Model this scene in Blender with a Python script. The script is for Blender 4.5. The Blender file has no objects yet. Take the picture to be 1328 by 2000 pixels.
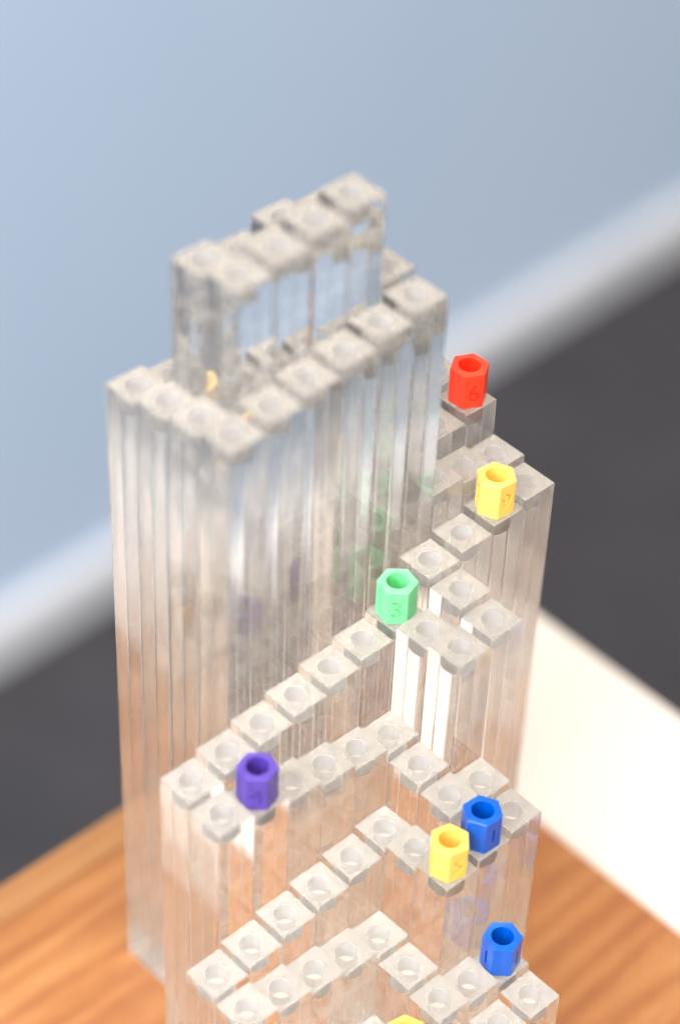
import bpy, bmesh, math, random
from mathutils import Vector, Matrix
random.seed(7)

# ------------------------------------------------------------------ scale
S = 0.0125                       # one bar pitch, in metres
scn = bpy.context.scene
col = scn.collection

# ------------------------------------------------------------------ camera
cam_d = bpy.data.cameras.new('camera')
cam = bpy.data.objects.new('camera', cam_d)
col.objects.link(cam)
C = Vector((23.72406, -25.24516, 48.90516)) * S
r = Vector((0.6797174, 0.73268846, 0.03393925))
u = Vector((-0.50394342, 0.43288788, 0.74742834))
fw = Vector((-0.53294023, 0.52514351, -0.66347495))
m = Matrix((( r.x, u.x, -fw.x, C.x), (r.y, u.y, -fw.y, C.y), (r.z, u.z, -fw.z, C.z), (0, 0, 0, 1)))
cam.matrix_world = m
cam_d.sensor_fit = 'VERTICAL'
cam_d.sensor_height = 36.0
cam_d.sensor_width = 24.0
cam_d.lens = 4511.85 / 2000 * 36.0
cam_d.clip_start = 0.02
cam_d.clip_end = 60
cam_d.dof.use_dof = True
cam_d.dof.focus_distance = 52.4 * S
cam_d.dof.aperture_fstop = 3.6
cam_d.dof.aperture_blades = 0
scn.camera = cam

# ------------------------------------------------------------------ world, lamps, exposure
w = bpy.data.worlds.new('World'); scn.world = w
w.use_nodes = True
bg = w.node_tree.nodes['Background']
bg.inputs['Color'].default_value = (1.0, 0.925, 0.845, 1)
bg.inputs['Strength'].default_value = 0.95

def area(name, loc, target, sx, sy, power, color):
    l = bpy.data.lights.new(name, 'AREA'); l.shape = 'RECTANGLE'
    l.size = sx; l.size_y = sy; l.energy = power; l.color = color
    o = bpy.data.objects.new(name, l); col.objects.link(o)
    o.location = loc
    o.rotation_euler = (Vector(target) - Vector(loc)).to_track_quat('-Z', 'Y').to_euler()
    return o
area('ceiling_lamp', (0.75, -0.7, 2.5), (0, 0, 0), 1.3, 1.1, 60, (1.0, 0.90, 0.79))
area('wall_fill_lamp', (0.3, -1.7, 1.4), (-0.8, 0.5, -0.35), 1.2, 1.2, 60, (0.84, 0.92, 1.0))  # unseen fill, added to brighten the blue wall

scn.view_settings.view_transform = 'Standard'
scn.view_settings.look = 'None'
scn.view_settings.exposure = 0.0
scn.view_settings.gamma = 1.0
cy = scn.cycles
cy.max_bounces = 72; cy.transmission_bounces = 48; cy.glossy_bounces = 60
cy.diffuse_bounces = 5; cy.transparent_max_bounces = 8
cy.use_denoising = True
cy.sample_clamp_indirect = 12.0
cy.blur_glossy = 0.0

# ------------------------------------------------------------------ materials
def srgb(r_, g_, b_):
    f = lambda v: (v / 12.92 if v <= .04045 else ((v + .055) / 1.055) ** 2.4)
    return (f(r_ / 255), f(g_ / 255), f(b_ / 255), 1)

def mat(name):
    m_ = bpy.data.materials.new(name); m_.use_nodes = True
    nt = m_.node_tree
    return m_, nt, nt.nodes['Principled BSDF']

def noise(nt, scale, detail=4, coord='Object', mapscale=(1, 1, 1), rough=.5):
    tc = nt.nodes.new('ShaderNodeTexCoord'); mp = nt.nodes.new('ShaderNodeMapping')
    mp.inputs['Scale'].default_value = mapscale
    n = nt.nodes.new('ShaderNodeTexNoise')
    n.inputs['Scale'].default_value = scale; n.inputs['Detail'].default_value = detail
    n.inputs['Roughness'].default_value = rough
    nt.links.new(tc.outputs[coord], mp.inputs['Vector']); nt.links.new(mp.outputs['Vector'], n.inputs['Vector'])
    return n

def ramp(nt, src, stops):
    cr = nt.nodes.new('ShaderNodeValToRGB')
    el = cr.color_ramp.elements
    while len(el) < len(stops): el.new(0.5)
    for e, (p, c) in zip(el, stops): e.position = p; e.color = c
    nt.links.new(src, cr.inputs['Fac'])
    return cr

def bump(nt, src, strength, dist, bsdf):
    b = nt.nodes.new('ShaderNodeBump'); b.inputs['Strength'].default_value = strength
    b.inputs['Distance'].default_value = dist
    nt.links.new(src, b.inputs['Height']); nt.links.new(b.outputs['Normal'], bsdf.inputs['Normal'])

# polished acrylic sides
M_clear, nt, b = mat('clear_acrylic')
b.inputs['Base Color'].default_value = (0.99, 0.985, 0.975, 1)
b.inputs['Roughness'].default_value = 0.0
b.inputs['IOR'].default_value = 1.49
b.inputs['Transmission Weight'].default_value = 1.0
n = noise(nt, 420, 3, mapscale=(1, 1, 0.004))
bump(nt, n.outputs['Fac'], 0.03, 0.0002, b)
# faint micro-scratch scatter on extruded faces, added to veil their darks with light
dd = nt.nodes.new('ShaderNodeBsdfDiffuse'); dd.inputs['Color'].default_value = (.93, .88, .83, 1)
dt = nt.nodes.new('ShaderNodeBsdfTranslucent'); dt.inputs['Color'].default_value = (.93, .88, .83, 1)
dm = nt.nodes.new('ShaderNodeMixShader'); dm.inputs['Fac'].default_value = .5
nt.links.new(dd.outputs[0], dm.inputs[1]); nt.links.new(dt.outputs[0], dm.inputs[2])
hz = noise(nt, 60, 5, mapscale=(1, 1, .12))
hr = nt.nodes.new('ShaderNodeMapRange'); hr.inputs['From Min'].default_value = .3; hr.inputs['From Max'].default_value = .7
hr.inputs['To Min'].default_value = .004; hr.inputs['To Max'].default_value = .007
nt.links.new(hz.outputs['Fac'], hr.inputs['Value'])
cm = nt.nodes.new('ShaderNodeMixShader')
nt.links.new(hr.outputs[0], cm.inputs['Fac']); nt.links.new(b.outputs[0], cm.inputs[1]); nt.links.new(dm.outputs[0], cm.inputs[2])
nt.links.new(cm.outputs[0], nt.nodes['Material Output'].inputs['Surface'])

# satin sawn ends and drilled bores: rough refraction with a little milky scatter
def satin(name, rough, milk, colr, through=.55):
    m_, nt, b = mat(name)
    b.inputs['Base Color'].default_value = (0.98, 0.97, 0.955, 1)
    b.inputs['Roughness'].default_value = rough
    b.inputs['IOR'].default_value = 1.49
    b.inputs['Transmission Weight'].default_value = 1.0
    d = nt.nodes.new('ShaderNodeBsdfDiffuse'); d.inputs['Color'].default_value = colr
    t = nt.nodes.new('ShaderNodeBsdfTranslucent'); t.inputs['Color'].default_value = colr
    mx = nt.nodes.new('ShaderNodeMixShader'); mx.inputs['Fac'].default_value = through
    nt.links.new(d.outputs[0], mx.inputs[1]); nt.links.new(t.outputs[0], mx.inputs[2])
    m2 = nt.nodes.new('ShaderNodeMixShader')
    n = noise(nt, 260, 5)
    mr = nt.nodes.new('ShaderNodeMapRange')
    mr.inputs['From Min'].default_value = .3; mr.inputs['From Max'].default_value = .7
    mr.inputs['To Min'].default_value = milk - .03; mr.inputs['To Max'].default_value = milk + .03
    nt.links.new(n.outputs['Fac'], mr.inputs['Value']); nt.links.new(mr.outputs[0], m2.inputs['Fac'])
    nt.links.new(b.outputs[0], m2.inputs[1]); nt.links.new(mx.outputs[0], m2.inputs[2])
    nt.links.new(m2.outputs[0], nt.nodes['Material Output'].inputs['Surface'])
    n2 = noise(nt, 1500, 3)
    bump(nt, n2.outputs['Fac'], 0.015, 0.0002, b)
    return m_
M_top = satin('satin_acrylic_end', 0.11, 0.20, (1.0, 0.945, 0.87, 1), .25)
M_bore = satin('frosted_acrylic_bore', 0.28, 0.60, (0.74, 0.73, 0.73, 1), .5)
M_floor_b = satin('lit_milky_bore_floor', 0.30, 0.66, (0.92, 0.89, 0.85, 1), .30)  # bore floor coloured paler than its wall, for the light falling on it

M_foot, nt, b = mat('pale_glued_foot')
b.inputs['Base Color'].default_value = (.45, .435, .41, 1)
b.inputs['Roughness'].default_value = .8

def plastic(name, c1, c2, rough, sss=0.15):
    m_, nt, b = mat(name)
    n = noise(nt, 420, 4, mapscale=(1, 1, .08))
    cr = ramp(nt, n.outputs['Fac'], [(.35, c1), (.65, c2)])
    nt.links.new(cr.outputs['Color'], b.inputs['Base Color'])
    b.inputs['Roughness'].default_value = rough
    b.inputs['Subsurface Weight'].default_value = sss
    b.inputs['Subsurface Radius'].default_value = (.0015, .0012, .001)
    b.inputs['Subsurface Scale'].default_value = 1.0
    tc = nt.nodes.new('ShaderNodeTexCoord')
    n1 = noise(nt, 2600, 3, mapscale=(1, 1, .03)); n2 = noise(nt, 500, 4)
    ad = nt.nodes.new('ShaderNodeMath'); ad.operation = 'ADD'
    nt.links.new(n1.outputs['Fac'], ad.inputs[0]); nt.links.new(n2.outputs['Fac'], ad.inputs[1])
    bump(nt, ad.outputs[0], 0.35, 0.00025, b)
    return m_
P = {
 'red': plastic('red_printed_plastic', srgb(240, 56, 28), srgb(250, 74, 42), .38),
 'yellow': plastic('yellow_printed_plastic', srgb(244, 202, 90), srgb(250, 212, 108), .32),
 'green': plastic('green_printed_plastic', srgb(104, 204, 136), srgb(124, 216, 152), .40),
 'purple': plastic('purple_printed_plastic', srgb(78, 54, 156), srgb(94, 68, 174), .36),
 'blue': plastic('blue_printed_plastic', srgb(0, 80, 184), srgb(0, 98, 208), .22, .05),
}

# wood
def wood(name, ca, cb, cc):
    m_, nt, b = mat(name)
    n = noise(nt, 26, 8, mapscale=(1, .26, 1), rough=.74)
    n.inputs['Distortion'].default_value = .6
    wv = nt.nodes.new('ShaderNodeTexWave'); wv.wave_type = 'BANDS'; wv.bands_direction = 'X'
    wv.inputs['Scale'].default_value = 30; wv.inputs['Distortion'].default_value = 9
    wv.inputs['Detail'].default_value = 4; wv.inputs['Detail Scale'].default_value = 1.2
    tc = nt.nodes.new('ShaderNodeTexCoord'); mp = nt.nodes.new('ShaderNodeMapping')
    mp.inputs['Scale'].default_value = (1, .18, 1); mp.inputs['Rotation'].default_value = (0, 0, .06)
    nt.links.new(tc.outputs['Object'], mp.inputs['Vector']); nt.links.new(mp.outputs['Vector'], wv.inputs['Vector'])
    mx = nt.nodes.new('ShaderNodeMix'); mx.data_type = 'FLOAT'; mx.inputs[0].default_value = .16
    nt.links.new(n.outputs['Fac'], mx.inputs[2]); nt.links.new(wv.outputs['Fac'], mx.inputs[3])
    cr = ramp(nt, mx.outputs[0], [(.24, ca), (.5, cb), (.75, cc)])
    nt.links.new(cr.outputs['Color'], b.inputs['Base Color'])
    b.inputs['Roughness'].default_value = .45
    n2 = noise(nt, 300, 4, mapscale=(1, .04, 1))
    bump(nt, n2.outputs['Fac'], .2, .0004, b)
    return m_
M_wood = wood('oiled_wood', srgb(130, 76, 40), srgb(158, 102, 57), srgb(178, 128, 78))
M_edge = wood('pale_wood_edging', srgb(144, 95, 56), srgb(160, 112, 68), srgb(174, 130, 84))

M_white, nt, b = mat('white_laminate')
n = noise(nt, 6, 3)
cr = ramp(nt, n.outputs['Fac'], [(.3, srgb(218, 211, 205)), (.7, srgb(226, 219, 213))])
nt.links.new(cr.outputs['Color'], b.inputs['Base Color']); b.inputs['Roughness'].default_value = .35

M_floor, nt, b = mat('charcoal_carpet')
n = noise(nt, 9, 8, rough=.7)
cr = ramp(nt, n.outputs['Fac'], [(.3, srgb(54, 53, 57)), (.7, srgb(72, 70, 74))])
nt.links.new(cr.outputs['Color'], b.inputs['Base Color']); b.inputs['Roughness'].default_value = .9
n2 = noise(nt, 500, 3); bump(nt, n2.outputs['Fac'], .6, .004, b)

M_wall, nt, b = mat('pale_blue_paint')
n = noise(nt, 2.2, 4)
cr = ramp(nt, n.outputs['Fac'], [(.3, srgb(183, 205, 232)), (.7, srgb(191, 211, 237))])
nt.links.new(cr.outputs['Color'], b.inputs['Base Color']); b.inputs['Roughness'].default_value = .6

M_skirt, nt, b = mat('white_painted_skirting')
n = noise(nt, 8, 3)
cr = ramp(nt, n.outputs['Fac'], [(.3, srgb(208, 213, 222)), (.7, srgb(220, 224, 232))])
nt.links.new(cr.outputs['Color'], b.inputs['Base Color']); b.inputs['Roughness'].default_value = .5

# ------------------------------------------------------------------ helpers
def link_mesh(name, bm, mats, parent=None, loc=(0, 0, 0)):
    me = bpy.data.meshes.new(name); bm.to_mesh(me); bm.free()
    for m_ in mats: me.materials.append(m_)
    o = bpy.data.objects.new(name, me); col.objects.link(o)
    o.location = loc
    if parent: o.parent = parent
    return o

def box_bm(x0, x1, y0, y1, z0, z1, bev=0.0, seg=2):
    bm = bmesh.new()
    bmesh.ops.create_cube(bm, size=1)
    for v in bm.verts:
        v.co = Vector(((x0 + x1) / 2 + v.co.x * (x1 - x0), (y0 + y1) / 2 + v.co.y * (y1 - y0), (z0 + z1) / 2 + v.co.z * (z1 - z0)))
    if bev: bmesh.ops.bevel(bm, geom=list(bm.edges), offset=bev, segments=seg, affect='EDGES')
    return bm

def empty(name, loc, label, cat, group=None):
    o = bpy.data.objects.new(name, None); col.objects.link(o); o.location = loc
    o.empty_display_size = .01
    o['label'] = label; o['category'] = cat
    if group: o['group'] = group
    return o

# ------------------------------------------------------------------ setting: floor, wall, skirting
ZF = -58 * S
WX = -66.2 * S
bm = bmesh.new()
vs = [bm.verts.new(p) for p in ((WX - .3, -5, ZF), (6, -5, ZF), (6, 7, ZF), (WX - .3, 7, ZF))]
bm.faces.new(vs)
floor = link_mesh('floor', bm, [M_floor]); floor['kind'] = 'structure'
wall = link_mesh('wall', box_bm(WX - .12, WX - .012, -5, 7, ZF, ZF + 1.0), [M_wall]); wall['kind'] = 'structure'
bm = bmesh.new()   # skirting board with a rounded top
prof = [(-.012, 0), (0, 0), (0, .040)]
for k in range(1, 7):
    a = math.pi / 2 * k / 6
    prof.append((-.012 + .012 * math.cos(a), .040 + .014 * math.sin(a)))
rings = []
for y in (-5, 7): rings.append([bm.verts.new((WX + px, y, ZF + .002 + pz)) for px, pz in prof])
for k in range(len(prof) - 1): bm.faces.new((rings[0][k], rings[0][k + 1], rings[1][k + 1], rings[1][k]))
for rg in rings: bm.faces.new(rg)
skirt = link_mesh('skirting', bm, [M_skirt], parent=wall)
PV = Vector((WX, 66 * S, 0))     # the wall runs a degree and a half off the table's direction
wall.matrix_world = Matrix.Translation(PV) @ Matrix.Rotation(math.radians(1.9), 4, 'Z') @ Matrix.Translation(-PV)

# ------------------------------------------------------------------ table: wood top with edging, white strip beside it
XB = -10.45 * S; YW = 8.85 * S; YE = 14.95 * S; XN = 11.5 * S; YV = -9.0 * S; YL = -15.1 * S
table = empty('display_table', (0, 0, ZF), 'display table with an orange-brown wood top and white strips along both sides', 'table')
def tpart(name, bm, m_): 
    o = link_mesh(name, bm, [m_], parent=table, loc=(0, 0, -ZF)); return o
TH = 2.6 * S
tpart('wood_panel', box_bm(XB + 1.15 * S, XN, YV + .01 * S, YW - .01 * S, -TH, 0, .0004), M_wood)
tpart('edging', box_bm(XB, XB + 1.14 * S, YV + .01 * S, YW - .01 * S, -TH, -.00002, .0008), M_edge)
tpart('white_panel', box_bm(XB, XN, YW, YE, -TH, 0.0001, .0012), M_white)
tpart('white_panel', box_bm(XB, XN, YL, YV, -TH, 0.0001, .0012), M_white)
for x, y in ((XB + .03, YL + .03), (XN - .03, YL + .03), (XB + .03, YE - .03), (XN - .03, YE - .03)):
    tpart('leg', box_bm(x - .018, x + .018, y - .018, y + .018, ZF + .0005, -TH - .0002, .002), M_white)

# ------------------------------------------------------------------ acrylic bars: every step along the winding path is a little taller
PATH = [(3,-3),(3,-4),(2,-4),(2,-3),(2,-2),(3,-2),(4,-2),(4,-1),
 (4,0),(4,1),(3,1),(3,0),(3,-1),(2,-1),(1,-1),(1,-2),(1,-3),(1,-4),(1,-5),(0,-5),(0,-4),(0,-3),(0,-2),(0,-1),(0,0),(1,0),(2,0),(2,1),(2,2),(1,2),(1,1),(0,1),(-1,1),(-1,0),(-1,-1),(-1,-2),(-1,-3),(-1,-4),(-2,-4),(-2,-3),(-2,-2),(-2,-1),(-2,0),(-2,1),(-2,2),(-1,2),(0,2),(0,3),(-1,3),(-2,3),(-2,4),(-2,5),(-2,6),(-3,6),(-3,5),(-3,4),(-4,4),(-4,5),(-4,6),
 (-5,6),(-5,5),(-5,4),(-6,4),(-6,5),(-6,6),(-7,6),(-7,5),(-7,4),(-7,3),(-7,2),(-7,1),(-6,1),(-6,0),(-6,-1),
 (-6,-2),(-5,-2),(-4,-2),(-3,-2),(-3,-1),(-3,0),(-3,1),(-3,2),(-3,3),(-4,3),(-5,3),(-6,3),(-6,2),(-5,2),(-5,1),(-5,0),(-5,-1),(-4,-1),(-4,0),(-4,1),(-4,2)]
Hn = {c: 5.3957 + .20487 * (k - 8) for k, c in enumerate(PATH)}
Hn[(3, -2)] += 0.16
HB, RB, DB, CH = 0.489, 0.262, 0.50, 0.012

def bar_bm(h):
    bm = bmesh.new()
    def ring(hw, z, c):
        pts = []
        for s in range(4):
            a = s * math.pi / 2
            for k in range(9):
                t = -hw + c + (2 * hw - 2 * c) * k / 8
                x, y = hw, t
                pts.append((x * math.cos(a) - y * math.sin(a), x * math.sin(a) + y * math.cos(a), z))
        return pts
    def mk(pts): return [bm.verts.new((p[0] * S, p[1] * S, p[2] * S)) for p in pts]
    outer = ring(HB, 0, CH)
    ang = [math.atan2(p[1], p[0]) for p in outer]
    ids = range(36)
    ang = [math.pi * 2 * k / 36 + ang[0] * 1.0 for k in ids]
    r0 = mk(ring(HB, 0.003, CH)); r1 = mk(ring(HB, h - .010, CH)); r2 = mk(ring(HB - .010, h, CH))
    c0 = mk([(RB * math.cos(a), RB * math.sin(a), h) for a in ang])
    c1 = mk([((RB - .008) * math.cos(a), (RB - .008) * math.sin(a), h - .012) for a in ang])
    c2 = mk([((RB - .008) * math.cos(a), (RB - .008) * math.sin(a), h - DB) for a in ang])
    tip = bm.verts.new((0, 0, (h - DB - .015) * S))
    def strip(a, b_, mi):
        for k in range(36):
            f = bm.faces.new((a[k], a[(k + 1) % 36], b_[(k + 1) % 36], b_[k])); f.material_index = mi
            yield f
    for f in strip(r0, r1, 0): pass
    for f in strip(r1, r2, 0): pass
    for f in strip(r2, c0, 1): pass
    for f in strip(c0, c1, 2): f.smooth = True
    for f in strip(c1, c2, 2): f.smooth = True
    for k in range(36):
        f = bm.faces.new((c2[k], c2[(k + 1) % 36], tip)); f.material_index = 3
    bm.faces.new(list(reversed(r0))).material_index = 4
    bmesh.ops.recalc_face_normals(bm, faces=bm.faces)
    return bm

tower = empty('acrylic_bar_tower', (0, 0, 0), 'stepped tower of clear square acrylic bars with drilled tops on the wood table', 'sculpture')
for (i, j) in PATH:
    h = Hn[(i, j)]
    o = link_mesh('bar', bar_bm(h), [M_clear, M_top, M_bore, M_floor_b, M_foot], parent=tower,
                  loc=((i + random.uniform(-.004, .004)) * S, (j + random.uniform(-.004, .004)) * S, 0))
    o.rotation_euler[2] = math.radians(random.uniform(-.35, .35))

# ------------------------------------------------------------------ hexagonal beads with an engraved digit on every second side
def solid(bm):
    bmesh.ops.recalc_face_normals(bm, faces=bm.faces); return bm

def digit_mesh(ch, size, depth, off=0.0):
    c = bpy.data.curves.new('digit_curve', 'FONT'); c.body = ch; c.size = size; c.extrude = depth
    c.align_x = 'CENTER'; c.align_y = 'CENTER'; c.offset = off * size; c.resolution_u = 4
    o = bpy.data.objects.new('digit_curve', c); col.objects.link(o)
    dg = bpy.context.evaluated_depsgraph_get(); dg.update()
    me = bpy.data.meshes.new_from_object(o.evaluated_get(dg))
    bpy.data.objects.remove(o); bpy.data.curves.remove(c)
    bm = bmesh.new(); bm.from_mesh(me); bpy.data.meshes.remove(me)
    xs = [v.co.x for v in bm.verts]; ys = [v.co.y for v in bm.verts]
    cx, cy_ = (min(xs) + max(xs)) / 2, (min(ys) + max(ys)) / 2
    for v in bm.verts: v.co.x -= cx; v.co.y -= cy_
    bmesh.ops.remove_doubles(bm, verts=bm.verts, dist=1e-6)
    return bm

RH, HH, RI = 0.462, 0.955, 0.262       # circumradius, height, bore radius of a bead (in pitches)
def bead(name, cell, colour, ch, phi, nface, label):
    i, j = cell; h = Hn[cell]
    root = empty(name, (i * S, j * S, (h + .004) * S), label, 'bead', 'hexagonal beads on the acrylic tower')
    K = 20.0                                   # boolean is done at a larger size, then scaled down
    bm = bmesh.new()
    c = .018
    def hexr(R, z):
        out = []
        for k in range(6):
            a = math.radians(phi + 60 * k)
            for s in (-1, 1):
                b_ = a + s * .035
                out.append(bm.verts.new((R * math.cos(b_) * K, R * math.sin(b_) * K, z * K)))
        return out
    rows = [hexr(RH - c, 0), hexr(RH, c), hexr(RH, HH - c), hexr(RH - c, HH)]
    for a, b_ in zip(rows[:-1], rows[1:]):
        for k in range(12): bm.faces.new((a[k], a[(k + 1) % 12], b_[(k + 1) % 12], b_[k]))
    bm.faces.new(list(reversed(rows[0]))); bm.faces.new(rows[-1])
    solid(bm)
    body = link_mesh('body', bm, [P[colour]], parent=root)
    # cutter: bore plus digits
    bm = bmesh.new()
    bmesh.ops.create_cone(bm, cap_ends=True, segments=40, radius1=RI * K, radius2=RI * K, depth=(HH - .12 + .2) * K,
                          matrix=Matrix.Translation((0, 0, (.12 + (HH - .12 + .2) / 2) * K)))
    cut1 = link_mesh('cutter', solid(bm), [])
    ap = RH * math.cos(math.radians(30))
    bmd = bmesh.new()
    for q in ((0, 120, 240) if ch else ()):
        d = digit_mesh(ch, .64 * K, .055 * K)
        a = math.radians(nface + q)
        nrm = Vector((math.cos(a), math.sin(a), 0)); xa = Vector((-math.sin(a), math.cos(a), 0)); za = Vector((0, 0, 1))
        M = Matrix(((xa.x, za.x, nrm.x, nrm.x * ap * K), (xa.y, za.y, nrm.y, nrm.y * ap * K), (0, 1, 0, HH * .47 * K), (0, 0, 0, 1)))
        d.transform(M)
        me = bpy.data.meshes.new('tmp'); d.to_mesh(me); d.free(); bmd.from_mesh(me); bpy.data.meshes.remove(me)
    cut2 = link_mesh('cutter', solid(bmd), [])
    for cu in ((cut1, cut2) if ch else (cut1,)):
        md = body.modifiers.new('cut', 'BOOLEAN'); md.operation = 'DIFFERENCE'; md.solver = 'EXACT'; md.object = cu
    for tryno in range(6):          # nudge the cutter if the solver stumbles
        dg = bpy.context.evaluated_depsgraph_get(); dg.update()
        me = bpy.data.meshes.new_from_object(body.evaluated_get(dg))
        if len(me.polygons) > (88 if ch else 20): break
        if tryno < 5: bpy.data.meshes.remove(me)
        cut2.location.z += .013; cut2.rotation_euler[2] += .003; cut1.rotation_euler[2] += .02
    body.modifiers.clear()
    old = body.data; body.data = me; bpy.data.meshes.remove(old)
    for cu in (cut1, cut2): bpy.data.objects.remove(cu)
    me.transform(Matrix.Scale(S / K, 4))
    me.name = 'body'
    for p in me.polygons: p.use_smooth = False
    # peg that sits in the bore of the bar
    bm = bmesh.new()
    bmesh.ops.create_cone(bm, cap_ends=True, segments=32, radius1=.215 * S, radius2=.235 * S, depth=.30 * S,
                          matrix=Matrix.Translation((0, 0, -.148 * S)))
    link_mesh('peg', solid(bm), [P[colour]], parent=root)
    return root

G = 'six-sided printed bead'
bead('hexagonal_bead', (-4, 6), 'red', '6', 3, -27, 'red hexagonal bead marked 6 on the right rear bar')
bead('hexagonal_bead', (-2, 5), 'yellow', '9', 24, -6, 'yellow hexagonal bead marked 9 below and right of the red bead')
bead('hexagonal_bead', (-2, 2), 'green', '3', 47, -43, 'green hexagonal bead marked 3 at the foot of the tall block')
bead('hexagonal_bead', (-1, -3), 'purple', '4', 47, -43, 'purple hexagonal bead marked 4 on the left terrace')
bead('hexagonal_bead', (2, 1), 'blue', '1', 27, -3, 'blue hexagonal bead marked 1 directly behind a yellow bead')
bead('hexagonal_bead', (2, 0), 'yellow', '5', 16, -14, 'yellow hexagonal bead marked 5 in front of the upper blue bead')
bead('hexagonal_bead', (3, 1), 'blue', '1', 47, -103, 'blue hexagonal bead marked 1 standing alone near the wood at lower right')
bead('hexagonal_bead', (3, -2), 'yellow', None, 20, -10, 'yellow hexagonal bead mostly cut off by the bottom edge of the photo')
